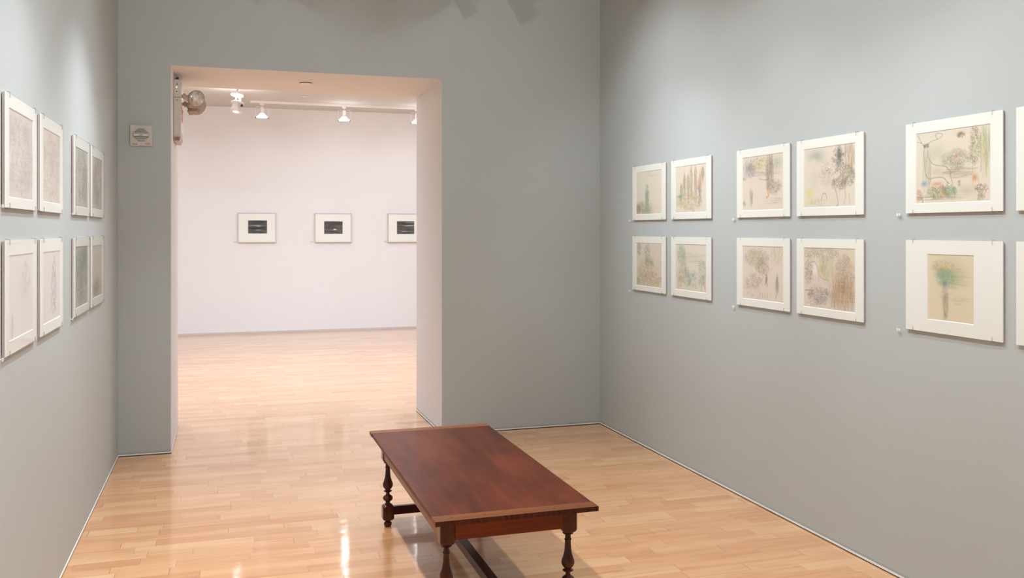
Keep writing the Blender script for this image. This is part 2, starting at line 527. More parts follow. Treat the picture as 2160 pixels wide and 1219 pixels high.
def a_A1(s):
    s.blob(.42, .62, .07, .28, TE, .45); s.blob(.45, .9, .22, .18, GN, .5); s.blob(.1, .85, .16, .14, DK, .4)
    s.scrib(.45, .55, .07, .25, [TE, GN, GY, DK], 34, .5); s.scrib(.3, .85, .28, .14, [DK, GN, YE, GY], 60, .4)
    s.scrib(.43, .62, .04, .08, [PK, OR], 8, .5, mode='v'); s.scrib(.08, .85, .1, .1, [DK, BR, PU], 22, .5); s.scrib(.6, .1, .2, .05, [LG, GY], 5, .35, mode='h')
def a_B1(s):
    for x, t, b in ((.3, .18, .6), (.42, .22, .7), (.52, .08, .6), (.66, .06, .7), (.8, .2, .8), (.2, .4, .7), (.88, .08, .35)):
        s.scrib(x, (t + b) / 2, .05, (b - t) / 2, [GY, DK, BR, YE], 26, .45, mode='v'); s.scrib(x, (t + b) / 2, .05, (b - t) / 2, [GY, LG, OR], 16, .4)
        s.line([(x - .05, t + .15), (x, t), (x + .05, t + .15)], DK, .006, .5)
    s.blob(.78, .42, .1, .1, PK, .5); s.blob(.76, .5, .05, .05, PU, .7); s.blob(.8, .57, .05, .03, BL, .7); s.blob(.15, .65, .12, .05, TE, .5)
    s.blob(.15, .8, .1, .06, YE, .45); s.blob(.42, .9, .06, .05, YE, .6); s.scrib(.45, .75, .42, .2, [GY, DK, BR, YE, OR, GN], 110, .4); s.blob(.6, .7, .1, .06, OR, .3)
def a_A2(s):
    s.scrib(.13, .15, .07, .15, [TE, GY, DK], 34, .4); s.scrib(.45, .3, .11, .3, [TE, GY, DK, BL], 60, .4); s.blob(.62, .44, .08, .1, TE, .4); s.blob(.48, .42, .04, .04, PK, .5)
    s.scrib(.4, .6, .36, .2, [BR, DK, OR, YE, GY], 90, .42); s.scrib(.5, .82, .48, .16, [DK, BR, GN, YE, OR, GY], 120, .45); s.blob(.1, .9, .12, .1, TE, .35); s.blob(.8, .88, .16, .08, YE, .4)
def a_B2(s):
    s.scrib(.2, .25, .13, .24, [GN, GY, LG, TE], 70, .35); s.blob(.22, .2, .14, .2, GN, .15); s.scrib(.28, .45, .1, .2, [PU, GY, YE], 26, .4, mode='v')
    s.scrib(.25, .65, .24, .16, [OR, BR, PK, GY], 60, .4); s.blob(.42, .68, .05, .06, BL, .5); s.blob(.57, .66, .05, .05, BL, .55); s.blob(.48, .78, .05, .08, TE, .4)
    s.blob(.45, .85, .06, .05, GN, .5); s.scrib(.55, .75, .4, .18, [TE, BL, OR, GY, GN], 90, .35); s.scrib(.87, .6, .13, .26, [GY, TE, GN, OR], 60, .35)
    s.line([(.92, .8), (.96, .92)], (200, 90, 80), .018, .6); s.line([(.85, .8), (.84, .97)], GN, .014, .6); s.scrib(.14, .85, .08, .12, [(200, 120, 90), BR], 18, .45, mode='v'); s.scrib(.6, .28, .35, .12, [LG, GY], 22, .25, mode='h')
def a_C1(s):
    s.blob(.2, .24, .15, .14, PU, .35); s.blob(.42, .17, .2, .12, YE, .35); s.blob(.84, .18, .16, .14, GN, .3)
    s.scrib(.45, .18, .44, .16, [GY, DK, LG, YE, GN, TE], 120, .4, mode='w'); s.scrib(.2, .25, .12, .12, [PU, GY, DK], 34, .4)
    s.scrib(.68, .3, .09, .28, [GY, DK, BR], 54, .45, mode='v'); s.scrib(.78, .58, .16, .13, [GY, BR, DK], 54, .42); s.line([(.42, .43), (.6, .46), (.66, .42)], DK, .008, .6)
    s.line([(.62, .5), (.63, .68), (.66, .74), (.6, .78)], OR, .02, .45); s.scrib(.23, .75, .04, .13, [DK, TE, OR, GY], 24, .5, mode='v'); s.scrib(.05, .88, .04, .06, [DK, YE], 12, .5)
    s.scrib(.5, .34, .45, .05, [GY, LG], 14, .3, mode='h'); s.scrib(.8, .84, .18, .06, [GY, LG], 10, .35, mode='h'); s.scrib(.05, .4, .05, .04, [TE, DK], 8, .4)
def a_D1(s):
    s.blob(.25, .15, .18, .12, (140, 155, 150), .55); s.blob(.2, .22, .08, .07, (228, 222, 208), .8); s.blob(.22, .5, .12, .2, (205, 205, 190), .45); s.blob(.12, .76, .09, .1, (215, 218, 120), .65)
    s.blob(.15, .9, .12, .05, YE, .3); s.blob(.7, .18, .05, .16, (90, 85, 95), .75); s.scrib(.68, .22, .1, .2, [(80, 76, 80), DK, GY], 60, .5, mode='w')
    s.scrib(.55, .35, .2, .16, [GY, LG], 40, .35, mode='w'); s.scrib(.88, .2, .1, .22, [GY, BR, DK, OR], 50, .4, mode='v'); s.blob(.8, .27, .02, .08, (232, 214, 190), .8)
    s.scrib(.85, .5, .14, .16, [DK, BR, GN, GY], 80, .45); s.scrib(.7, .62, .14, .1, [DK, GY, BR], 50, .4); s.line([(.62, .7), (.66, .82), (.69, .96), (.65, .98)], GY, .01, .55)
    s.line([(.8, .68), (.82, .82), (.79, .95)], GY, .01, .5); s.line([(.88, .8), (.9, .96)], GY, .009, .45); s.line([(.36, .88), (.38, .76), (.46, .78), (.46, .88)], GY, .009, .55); s.scrib(.45, .5, .12, .14, [GY, LG], 28, .35); s.scrib(.28, .9, .14, .06, [LG, GY], 14, .3)
def a_C2(s):
    s.blob(.38, .25, .28, .16, (165, 165, 140), .3); s.blob(.5, .24, .1, .06, BL, .3); s.scrib(.36, .22, .3, .16, [GY, GN, YE, LG, BR], 110, .35)
    s.scrib(.5, .4, .16, .14, [DK, GY, BR], 60, .4, mode='w'); s.scrib(.85, .12, .14, .16, [GY, YE, GN], 40, .3, mode='v'); s.scrib(.3, .66, .22, .14, [GY, BL, PK, BR], 60, .4)
    s.line([(.42, .66), (.6, .5), (.95, .22)], LG, .008, .5); s.scrib(.6, .62, .03, .1, [OR, TE, DK], 18, .55, mode='v'); s.scrib(.85, .68, .035, .14, [DK, GN, BR], 26, .5, mode='v'); s.scrib(.1, .78, .1, .03, [OR, PK], 10, .4)
    s.scrib(.3, .85, .18, .1, [GY, LG], 22, .35, mode='w')
    for x, c in ((.45, OR), (.5, BR), (.56, GY), (.62, GY), (.69, YE), (.82, GN)): s.line([(x, .86), (x + .01, .94)], c, .01, .6)
def a_D2(s):
    s.blob(.78, .55, .25, .4, (190, 165, 130), .4); s.scrib(.35, .1, .34, .1, [GY, DK, LG], 80, .35); s.blob(.23, .38, .07, .16, (230, 222, 215), .85); s.blob(.25, .5, .08, .07, (225, 195, 195), .6)
    s.blob(.37, .34, .07, .13, (185, 180, 110), .6); s.scrib(.1, .4, .08, .2, [DK, BR, GY, PU], 60, .45, mode='w'); s.line([(.15, .25), (.22, .22), (.3, .35), (.33, .5), (.5, .53)], GY, .009, .5)
    s.scrib(.48, .35, .12, .16, [GN, GY, YE], 40, .35, mode='v'); s.scrib(.8, .4, .18, .3, [BR, OR, GY, BL], 120, .4); s.scrib(.75, .75, .24, .22, [BR, OR, DK, GY], 110, .42, mode='v'); s.scrib(.78, .7, .22, .24, [BR, OR], 40, .35, mode='h')
    s.line([(.03, .72), (.25, .7), (.04, .8), (.2, .76)], (190, 120, 95), .012, .6); s.scrib(.3, .78, .2, .14, [GY, BL, DK, BR], 80, .4); s.blob(.52, .66, .06, .05, (228, 210, 200), .6); s.scrib(.25, .93, .22, .05, [GY, LG], 22, .3)
    s.blob(.23, .36, .055, .15, (240, 234, 228), .95); s.blob(.24, .5, .08, .07, (232, 208, 206), .7); s.line([(.18, .55), (.17, .35), (.22, .2), (.28, .34), (.31, .55)], GY, .006, .5)
def a_E1(s):
    s.blob(.3, .3, .14, .14, (190, 182, 158), .35); s.blob(.7, .84, .14, .08, (190, 180, 150), .4)
    s.line([(.12, .2), (.11, .34), (.13, .51), (.14, .6), (.19, .66), (.28, .64), (.39, .64), (.445, .72), (.47, .735)], DK, .006, .7)
    s.line([(.17, .25), (.18, .37), (.24, .46), (.34, .485), (.43, .5), (.48, .57), (.486, .64), (.51, .73)], DK, .006, .65)
    s.line([(.445, .72), (.44, .78), (.405, .85)], BR, .006, .6); s.line([(.19, .66), (.2, .74)], GY, .006, .6); s.line([(.12, .2), (.08, .14), (.03, .03)], DK, .007, .7); s.line([(.08, .15), (.02, .12)], DK, .005, .6)
    s.line([(.16, .2), (.2, .14), (.31, .12), (.40, .07), (.32, .03), (.27, .05), (.31, .12)], DK, .005, .55); s.blob(.3, .56, .14, .07, (205, 190, 160), .5); s.blob(.145, .4, .03, .14, (205, 190, 160), .4)
    s.scrib(.15, .19, .04, .03, [DK, GY], 16, .5); s.scrib(.16, .5, .07, .28, [GY, LG, GN], 30, .3, mode='v'); s.blob(.62, .08, .05, .03, (130, 118, 100), .75); s.scrib(.62, .11, .05, .03, [DK, BR], 12, .5)
    s.scrib(.56, .42, .2, .12, [GN, GY, LG, BR], 90, .32); s.blob(.56, .38, .02, .03, (225, 120, 110), .7); s.scrib(.8, .25, .07, .25, [GY, GN, YE, DK], 80, .38); s.scrib(.93, .3, .06, .26, [GN, GY, YE], 54, .32, mode='v')
    s.line([(.77, .12), (.77, .6)], GY, .006, .5); s.line([(.87, .1), (.88, .6)], GY, .006, .5); s.blob(.8, .68, .04, .05, OR, .8); s.line([(.78, .66), (.77, .79)], OR, .006, .6); s.line([(.84, .66), (.85, .78)], OR, .006, .6); s.blob(.84, .61, .03, .03, (232, 226, 215), .9)
    s.blob(.12, .72, .05, .04, BL, .7); s.scrib(.32, .84, .14, .08, [GN, TE, YE, PK, OR, DK], 80, .5); s.blob(.3, .73, .08, .03, (225, 130, 115), .6); s.scrib(.47, .84, .09, .08, [GN, TE, OR], 46, .45); s.blob(.55, .7, .05, .03, (235, 215, 205), .7)
    s.scrib(.05, .88, .04, .08, [PK, GY, OR], 24, .5); s.line([(.09, .9), (.1, .98)], (120, 160, 80), .014, .7); s.scrib(.88, .82, .08, .05, [DK, BR, GY], 30, .45, mode='w'); s.scrib(.88, .92, .04, .05, [GN, BR], 18, .45, mode='v'); s.scrib(.62, .6, .18, .08, [GY, BR, LG], 30, .4, mode='h'); s.scrib(.35, .92, .25, .04, [LG, GY], 20, .3, mode='h')
    s.blob(.6, .72, .02, .02, (200, 70, 70), .6); s.blob(.6, .76, .02, .02, TE, .6)
def a_E2(s):
    s.blob(.55, .28, .34, .24, (185, 172, 132), .45); s.blob(.32, .28, .14, .12, TE, .4); s.blob(.5, .35, .18, .1, (150, 180, 150), .45); s.blob(.37, .2, .06, .04, YE, .9); s.blob(.22, .16, .05, .05, YE, .6)
    s.blob(.2, .22, .12, .05, PK, .5); s.blob(.45, .12, .08, .06, (225, 205, 185), .7); s.scrib(.35, .2, .24, .14, [GY, PK, TE, YE], 60, .35); s.scrib(.4, .36, .2, .14, [TE, GN, GY], 80, .4); s.scrib(.55, .35, .3, .16, [GN, LG], 60, .3, mode='h')
    s.blob(.38, .43, .06, .05, (90, 140, 150), .6); s.line([(.4, .48), (.45, .6)], (235, 220, 205), .014, .8); s.scrib(.38, .58, .08, .1, [PK, GY, LG], 36, .4); s.blob(.4, .72, .07, .16, (180, 160, 125), .5); s.blob(.4, .9, .05, .06, (170, 145, 105), .6); s.scrib(.4, .75, .06, .18, [GY, BR, LG], 30, .35, mode='v')
    s.line([(.38, .8), (.38, .88), (.42, .93)], BR, .012, .5); s.scrib(.65, .66, .2, .08, [LG, GY], 20, .25, mode='h')
def left_art(col, n, seed_cols):
    def f(s):
        for _ in range(9):
            cx, cy = s.r.random(2); s.blob(cx, cy, .2, .22, col, .3)
        for _ in range(34):
            cx, cy = s.r.random(2); s.blob(cx, cy, .05 + .08 * s.r.random(), .02 + .06 * s.r.random(), np.array(seed_cols[s.r.integers(len(seed_cols))], float), .16)
        s.scrib(.5, .5, .48, .46, seed_cols, n // 2, .42, .009); s.scrib(.5, .55, .45, .42, seed_cols, n // 5, .22, .009, 'h'); s.scrib(.5, .5, .46, .46, seed_cols, n // 3, .4, .009, 'w')
    return f
def a_LB2(s):
    s.scrib(.65, .5, .14, .4, [GY, PU, DK], 60, .35, .009, 'w'); s.scrib(.62, .6, .2, .3, [PU, GY], 30, .3, .009); s.line([(.75, .05), (.55, .4), (.45, .85)], GY, .01, .4)
def a_LA2(s):
    s.scrib(.7, .3, .16, .2, [LG, PU], 26, .25, .01); s.scrib(.15, .85, .05, .12, [GY], 8, .35, .01, 'v'); s.blob(.6, .4, .3, .3, (220, 214, 205), .5)

SEED = [1]
def art_plane(w, h, base, fn, res=560):
    SEED[0] += 1
    s = Art(w, h, base, SEED[0], res)
    if fn: fn(s)
    return s

def grid_mesh(s, pos):
    """pos(u, v) arrays -> xyz; u right, v down, both 0..1 at the rim"""
    ny, nx = s.ny, s.nx
    u, v = np.meshgrid(np.linspace(0, 1, nx), np.linspace(0, 1, ny))
    P = pos(u, v).reshape(-1, 3).astype(np.float32)
    me = bpy.data.meshes.new('drawing')
    idx = np.arange(nx * ny).reshape(ny, nx)
    q = np.stack([idx[:-1, :-1], idx[1:, :-1], idx[1:, 1:], idx[:-1, 1:]], -1).reshape(-1, 4)
    nf = len(q)
    me.vertices.add(nx * ny); me.vertices.foreach_set('co', P.ravel())
    me.loops.add(nf * 4); me.loops.foreach_set('vertex_index', q.ravel().astype(np.int32))
    me.polygons.add(nf); me.polygons.foreach_set('loop_start', np.arange(0, nf * 4, 4, dtype=np.int32))
    me.update(calc_edges=True)
    at = me.color_attributes.new('art', 'FLOAT_COLOR', 'POINT')
    c = np.ones((nx * ny, 4), np.float32)
    c[:, :3] = lin(np.clip(s.img, 0, 255)).reshape(-1, 3)
    at.data.foreach_set('color', c.ravel())
    return me

def picture(name, label, group, side, ya, yb, zb, zt, win, base, fn, depth=.014, cat='picture'):
    """a matted sheet behind clear acrylic held by steel clips.
    side 'R'/'L': wall; ya = left edge as seen, yb = right edge as seen; win = (left, right, bottom, top) of the mat opening"""
    wx = XR if side == 'R' else XL
    nx = -1 if side == 'R' else 1           # towards the room
    ym = (ya + yb) / 2
    root = thing(name, label, cat, (wx, ym, zb), group)
    def P(d, y, z): return (nx * d, y - ym, z - zb)
    def bx(bm, d0, d1, y0, y1, z0, z1, mi=0, bevel=0):
        a = P(d0, y0, z0); b = P(d1, y1, z1)
        box(bm, tuple(map(min, a, b)), tuple(map(max, a, b)), mi, bevel)
    lo, hi = min(ya, yb), max(ya, yb)
    bm = bmesh.new(); bx(bm, .002, .009, lo + .003, hi - .003, zb + .003, zt - .003); obj('backing_board', bm, M['board'], root)
    # mat with bevelled opening
    wl, wr, wb, wt = win
    wlo, whi = min(wl, wr), max(wl, wr)
    bm = bmesh.new()
    outer = [(lo, zb), (hi, zb), (hi, zt), (lo, zt)]
    inner = [(wlo, wb), (whi, wb), (whi, wt), (wlo, wt)]
    e = .0028
    inner2 = [(wlo + e, wb + e), (whi - e, wb + e), (whi - e, wt - e), (wlo + e, wt - e)]
    Vo = [bm.verts.new(P(.0118, y, z)) for y, z in outer]
    Vi = [bm.verts.new(P(.0118, y, z)) for y, z in inner]
    Vb = [bm.verts.new(P(.0092, y, z)) for y, z in inner2]
    Vk = [bm.verts.new(P(.0092, y, z)) for y, z in outer]
    for i in range(4):
        j = (i + 1) % 4
        bm.faces.new((Vo[i], Vo[j], Vi[j], Vi[i]))
        f = bm.faces.new((Vi[i], Vi[j], Vb[j], Vb[i])); f.material_index = 1
        bm.faces.new((Vo[j], Vo[i], Vk[i], Vk[j]))
        bm.faces.new((Vk[i], Vb[i], Vb[j], Vk[j]))
    obj('mat_board', bm, [M['mat'], M['bevel']], root)
    # the sheet
    s = art_plane(whi - wlo, wt - wb, base, fn)
    me = grid_mesh(s, lambda u, v: np.stack([np.full_like(u, nx * .0091), (wl + (wr - wl) * u) - ym, (wt + (wb - wt) * v) - zb], -1))
    me.materials.append(M['art'])
    d = bpy.data.objects.new('drawing', me); COL.objects.link(d); d.parent = root
    bm = bmesh.new(); bx(bm, .0121, .0121 + .003, lo - .001, hi + .001, zb - .001, zt + .001); obj('glazing', bm, M['glaze'], root)
    # four steel clips bent round the edge
    for y in (lo + .048, hi - .048):
        for z, sg in ((zb, -1), (zt, 1)):
            bm = bmesh.new()
            r = .0008
            tube(bm, [P(.001, y, z + sg * .004), P(.013, y, z + sg * .004), P(.0165, y, z + sg * .003), P(.0168, y, z - sg * .004), P(.0168, y, z - sg * .016)], r, 6)
            obj('clip', bm, M['clip'], root, smooth=True)
    return root

def rel(side, ya, yb):
    return ya, yb

G_R = 'drawings on the right wall'; G_L = 'drawings on the left wall'
Zt, Zb, Wt, Wb = 2.016, 1.626, 1.509, 1.1185
PAPER = (223, 210, 190)
RP = {'A': (6.105, 5.578), 'B': (5.498, 4.971), 'C': (4.677, 4.152), 'D': (4.091, 3.567), 'E': (3.290, 2.766), 'F': (2.705, 2.18)}
def inset(k, u, l, m=.06): return (RP[k][0] - m, RP[k][1] + m, l, u)
picture('framed_drawing', 'small pale sheet with a green sketched column, upper frame nearest the grey corner', G_R, 'R', *RP['A'], Zb, Zt, inset('A', 1.973, 1.665), (224, 208, 188), a_A1)
picture('framed_drawing', 'drawing of clustered pointed spires with a purple touch, above the faint tree-lined sheet', G_R, 'R', *RP['B'], Zb, Zt, inset('B', 1.972, 1.666), (222, 208, 190), a_B1)
picture('framed_drawing', 'busy brown and green sheet with teal tower shapes, lowest frame nearest the grey corner', G_R, 'R', *RP['A'], Wb, Wt, inset('A', 1.463, 1.152), (214, 200, 176), a_A2)
picture('framed_drawing', 'pale drawing with a tall green tree at left and a red streak at right edge', G_R, 'R', *RP['B'], Wb, Wt, inset('B', 1.462, 1.160), (222, 212, 194), a_B2)
picture('framed_drawing', 'beige drawing with foliage along the top and a tiny figure low at left', G_R, 'R', *RP['C'], Zb, Zt, inset('C', 1.971, 1.664), (224, 206, 188), a_C1)
picture('framed_drawing', 'drawing with a dark tree streak at upper right and a pale yellow patch at left', G_R, 'R', *RP['D'], Zb, Zt, inset('D', 1.970, 1.666), (222, 207, 186), a_D1)
picture('framed_drawing', 'beige drawing with a leaning grey-green tree above two small standing figures', G_R, 'R', *RP['C'], Wb, Wt, inset('C', 1.463, 1.159), (222, 204, 182), a_C2)
picture('framed_drawing', 'crowded brown drawing with a white veiled shape at left, below the yellow-patched one', G_R, 'R', *RP['D'], Wb, Wt, inset('D', 1.464, 1.157), (216, 198, 174), a_D2)
picture('framed_drawing', 'drawing of a large outlined deer over green and pink flowers', G_R, 'R', *RP['E'], Zb, Zt, inset('E', 1.970, 1.665), (221, 205, 184), a_E1)
picture('framed_drawing', 'narrow upright sheet with yellow and teal bouquet shape in a wide white mat', G_R, 'R', *RP['E'], Wb, Wt, (3.163, 2.909, 1.172, 1.451), (222, 200, 166), a_E2)
picture('framed_drawing', 'upper frame cut by the right edge of the photo, beside the deer drawing', G_R, 'R', *RP['F'], Zb, Zt, inset('F', 1.970, 1.665), PAPER, left_art((200, 190, 170), 60, [GY, LG, BR]))
picture('framed_drawing', 'frame cut by the right edge of the photo, lower one beside the bouquet sheet', G_R, 'R', *RP['F'], Wb, Wt, inset('F', 1.463, 1.159), PAPER, left_art((200, 190, 170), 60, [GY, LG, GN]))

LP = {'A': (3.347, 3.870), 'B': (3.944, 4.455), 'C': (4.766, 5.296), 'D': (5.352, 5.880)}
def linset(k, u, l, m=.06): return (LP[k][0] + m, LP[k][1] - m, l, u)
UZb, UZt, LZb, LZt = 1.627, 2.010, 1.1325, 1.517
PALE = (224, 208, 198)
picture('framed_drawing', 'mauve and grey wash drawing, upper frame nearest the left edge of the photo', G_L, 'L', *LP['A'], UZb, UZt, linset('A', 1.964, 1.662), (216, 202, 192), left_art((190, 178, 176), 100, [GY, PU, LG, (170, 165, 165)]))
picture('framed_drawing', 'pinkish beige drawing with a grey reflection down its right side, left wall upper row', G_L, 'L', *LP['B'], UZb, UZt, linset('B', 1.962, 1.665), (216, 200, 186), left_art((196, 184, 172), 80, [GY, LG, BR]))
picture('framed_drawing', 'grey-green and ochre drawing, third along the upper row of the left wall', G_L, 'L', *LP['C'], UZb, UZt, linset('C', 1.960, 1.667), (200, 190, 172), left_art((165, 165, 150), 130, [DK, GY, TE, BR, GN]))
picture('framed_drawing', 'brownish drawing in the upper row of the left wall, closest to the fire alarm', G_L, 'L', *LP['D'], UZb, UZt, linset('D', 1.960, 1.669), (196, 184, 166), left_art((170, 158, 140), 110, [DK, GY, BR, TE]))
picture('framed_drawing', 'almost blank sheet, paled in colour for reflection, lowest frame at the photo left edge', G_L, 'L', *LP['A'], LZb, LZt, linset('A', 1.467, 1.177), (230, 222, 214), a_LA2)  # reflection on the glazing put into the paper colour
picture('framed_drawing', 'reflection-paled sheet with a faint mauve cone-shaped sketch, lower row of the left wall', G_L, 'L', *LP['B'], LZb, LZt, linset('B', 1.465, 1.174), (226, 215, 206), a_LB2)  # paper tone lightened to stand for glazing reflection
picture('framed_drawing', 'dark teal and brown drawing, third along the lower row of the left wall', G_L, 'L', *LP['C'], LZb, LZt, linset('C', 1.472, 1.170), (180, 176, 160), left_art((120, 140, 130), 170, [DK, TE, (95, 100, 92), BR, GY]))
picture('framed_drawing', 'beige drawing darker at its foot, lower row of left wall nearest the grey corner', G_L, 'L', *LP['D'], LZb, LZt, linset('D', 1.468, 1.177), (206, 192, 172),
        lambda s: (s.blob(.4, .85, .4, .2, (130, 125, 105), .6), s.scrib(.5, .8, .45, .2, [DK, BR, TE], 70, .45, .008, 'w'), s.scrib(.5, .4, .4, .3, [GY, LG, BR], 40, .35, .008, 'w')))

# the two lighting tracks over this room, their heads and trims for the added fill downlights
for tx_, wall in ((.42, 'left'), (1.63, 'right')):
    bm = bmesh.new(); box(bm, (tx_ - .018, -1.6, H - .034), (tx_ + .018, 6.1, H - .0005), 0, .002)
    tag(obj('lighting_track', bm, M['lamp_white']), 'white ceiling track over the low table, serving the %s wall' % wall, 'lighting track')
ORD = ['first', 'second', 'third', 'fourth', 'fifth', 'sixth']
for i, (loc, to) in enumerate(HEADS):
    same = sorted([h[0][1] for h in HEADS if (h[0][0] < 1) == (loc[0] < 1)], reverse=True)
    lab = 'white cylindrical spotlight head, %s from the opening on the track serving the %s wall' % (ORD[same.index(loc[1])], 'left' if loc[0] < 1 else 'right')
    v = (Vector(to) - Vector(loc)).normalized()
    tx_ = .42 if loc[0] < 1 else 1.63
    q = v.to_track_quat('Z', 'Y').to_matrix().to_4x4()
    root = thing('spotlight_head', lab, 'spotlight', (tx_, loc[1], H - .034), 'spotlight heads on the two ceiling tracks')
    c = Vector(loc) - Vector((tx_, loc[1], H - .034))
    bm = bmesh.new(); lathe(bm, [(-.150, .034), (-.145, .042), (-.060, .046), (-.020, .058), (-.006, .060), (-.006, .054), (-.030, .050)], 24, c=c, M4=q); obj('lamp_body', bm, M['lamp_white'], root, smooth=True)
    bm = bmesh.new(); lathe(bm, [(-.032, .048), (-.034, .002)], 24, c=c, M4=q); obj('bulb', bm, M['lamp_glow_soft'], root)
    bm = bmesh.new(); tube(bm, [(0, 0, 0), (0, 0, -.05), c - v * .08], .008, 8); obj('arm', bm, M['lamp_white'], root)
for x, y in FILL_DOWN:
    bm = bmesh.new(); lathe(bm, [(0, .075), (-.004, .074), (-.005, .062), (-.001, .060)], 28, c=(x, y, H - .0005), cap=False)
    tag(obj('fill_light_trim', bm, M['lamp_white']), 'round white trim of an added unseen fill light, grey room ceiling', 'downlight', 'added fill downlights of the grey room')

# tiny raised markers on the wall at the lower left of each group
def marker(side, y, z, label):
    wx = XR if side == 'R' else XL
    nx = -1 if side == 'R' else 1
    root = thing('number_marker', label, 'wall marker', (wx, y, z), 'tiny raised markers beside the drawings')
    for k in (-1, 1):
        bm = bmesh.new()
        yy = k * .0065
        box(bm, tuple(map(min, (nx * .010, yy - .0042, -.006), (nx * .0125, yy + .0042, .006))), tuple(map(max, (nx * .010, yy - .0042, -.006), (nx * .0125, yy + .0042, .006))), 0, .001)
        tube(bm, [(0, yy, 0), (nx * .0105, yy, 0)], .0012, 6)
        obj('marker_character', bm, M['peg'], root)
for y, up, lo_ in ((6.155, 1.622, 1.103), (4.716, 1.617, 1.102), (3.336, 1.621, 1.109)):
    where = {6.155: 'corner pair', 4.716: 'middle group', 3.336: 'deer drawing group'}[y]
    marker('R', y, up, 'tiny raised marker at lower left of the upper frame, ' + where)
    marker('R', y, lo_, 'tiny raised marker at lower left of the bottom frame, ' + where)
for y, where in ((3.318, 'at the photo left edge'), (4.742, 'in the farther group of four')):
    marker('L', y, 1.630, 'tiny white marker on left wall by the upper frame ' + where)
    marker('L', y, 1.130, 'tiny white marker on left wall by the lower frame ' + where)

# far gallery photographs
def sea(kind):
    def f(s):
        s.blob(.5, .1, .6, .2, (30, 30, 30), .6)
        s.scrib(.5, .5, .5, .5, [(40, 40, 40), (75, 73, 72), (105, 102, 100), (30, 30, 30)], 120, .45, .012, 'h')
        if kind == 0:
            s.blob(.45, .38, .45, .05, (190, 188, 185), .75); s.blob(.55, .45, .12, .03, (235, 233, 230), .8); s.blob(.55, .72, .2, .04, (200, 198, 195), .75); s.blob(.4, .58, .6, .07, (25, 25, 25), .8); s.blob(.53, .93, .08, .05, (170, 160, 150), .6)
        elif kind == 1:
            s.blob(.35, .35, .5, .2, (80, 82, 84), .5); s.blob(.58, .63, .10, .06, (250, 248, 245), 1); s.blob(.56, .68, .3, .03, (190, 188, 185), .7); s.blob(.8, .45, .25, .12, (135, 132, 130), .5); s.blob(.56, .95, .07, .05, (200, 195, 190), .7)
        else:
            s.blob(.7, .35, .5, .04, (235, 233, 230), .8); s.blob(.75, .12, .4, .04, (190, 188, 185), .7); s.blob(.4, .78, .25, .04, (200, 196, 190), .8); s.blob(.5, .6, .7, .1, (90, 86, 84), .5)
    return f
def gallery_photo(x0, x1, zb, zt, win, kind, label):
    xm = (x0 + x1) / 2
    root = thing('framed_photograph', label, 'picture', (xm, YF, zb), 'framed photographs in the far gallery')
    t = .012
    bm = bmesh.new()
    for a, b in (((x0, zb), (x1, zb + t)), ((x0, zt - t), (x1, zt)), ((x0, zb + t), (x0 + t, zt - t)), ((x1 - t, zb + t), (x1, zt - t))):
        box(bm, (a[0] - xm, -.032, a[1] - zb), (b[0] - xm, -.001, b[1] - zb), 0, .001)
    obj('frame', bm, M['frame_white'], root)
    wl, wr, wb, wt = win
    bm = bmesh.new()
    Vo = [bm.verts.new((x - xm, -.024, z - zb)) for x, z in ((x0 + t, zb + t), (x1 - t, zb + t), (x1 - t, zt - t), (x0 + t, zt - t))]
    Vi = [bm.verts.new((x - xm, -.024, z - zb)) for x, z in ((wl, wb), (wr, wb), (wr, wt), (wl, wt))]
    Vb = [bm.verts.new((x - xm, -.0215, z - zb)) for x, z in ((wl + .003, wb + .003), (wr - .003, wb + .003), (wr - .003, wt - .003), (wl + .003, wt - .003))]
    for i in range(4):
        j = (i + 1) % 4
        bm.faces.new((Vo[i], Vo[j], Vi[j], Vi[i])); f = bm.faces.new((Vi[i], Vi[j], Vb[j], Vb[i])); f.material_index = 1
    obj('mat_board', bm, [M['mat'], M['bevel']], root)
    s = art_plane(wr - wl, wt - wb, (58, 56, 55), sea(kind), 260)
    me = grid_mesh(s, lambda u, v: np.stack([(wl + (wr - wl) * u) - xm, np.full_like(u, -.021), (wt + (wb - wt) * v) - zb], -1))
    me.name = 'photograph'; me.materials.append(M['photo'])
    d = bpy.data.objects.new('photograph', me); COL.objects.link(d); d.parent = root
    bm = bmesh.new(); box(bm, (x0 + t - xm, -.0275, t), (x1 - t - xm, -.0255, zt - zb - t)); obj('glazing', bm, M['glaze'], root)
gallery_photo(.175, .733, 1.370, 1.820, (.319, .600, 1.503, 1.706), 0, 'framed photo of dark sea with streaked light, leftmost in the far gallery')
gallery_photo(1.305, 1.868, 1.368, 1.820, (1.444, 1.731, 1.496, 1.695), 1, 'framed photo of dark sea with a bright round glow, middle one in the far gallery')
gallery_photo(2.433, 2.994, 1.366, 1.822, (2.574, 2.856, 1.493, 1.699), 2, 'framed photo of dark sea partly hidden by the right side of the opening')
for x, wh in ((.135, 'leftmost'), (1.262, 'middle'), (2.395, 'half hidden')):
    bm = bmesh.new()
    for k in (-1, 1): box(bm, (x + k * .012 - .007, YF - .004, 1.366), (x + k * .012 + .007, YF - .0005, 1.392), 0, .0008)
    tag(obj('number_marker', bm, M['frame_white']), 'tiny pale marker on far gallery wall beside the %s photograph' % wh, 'wall marker', 'tiny markers beside the photographs')

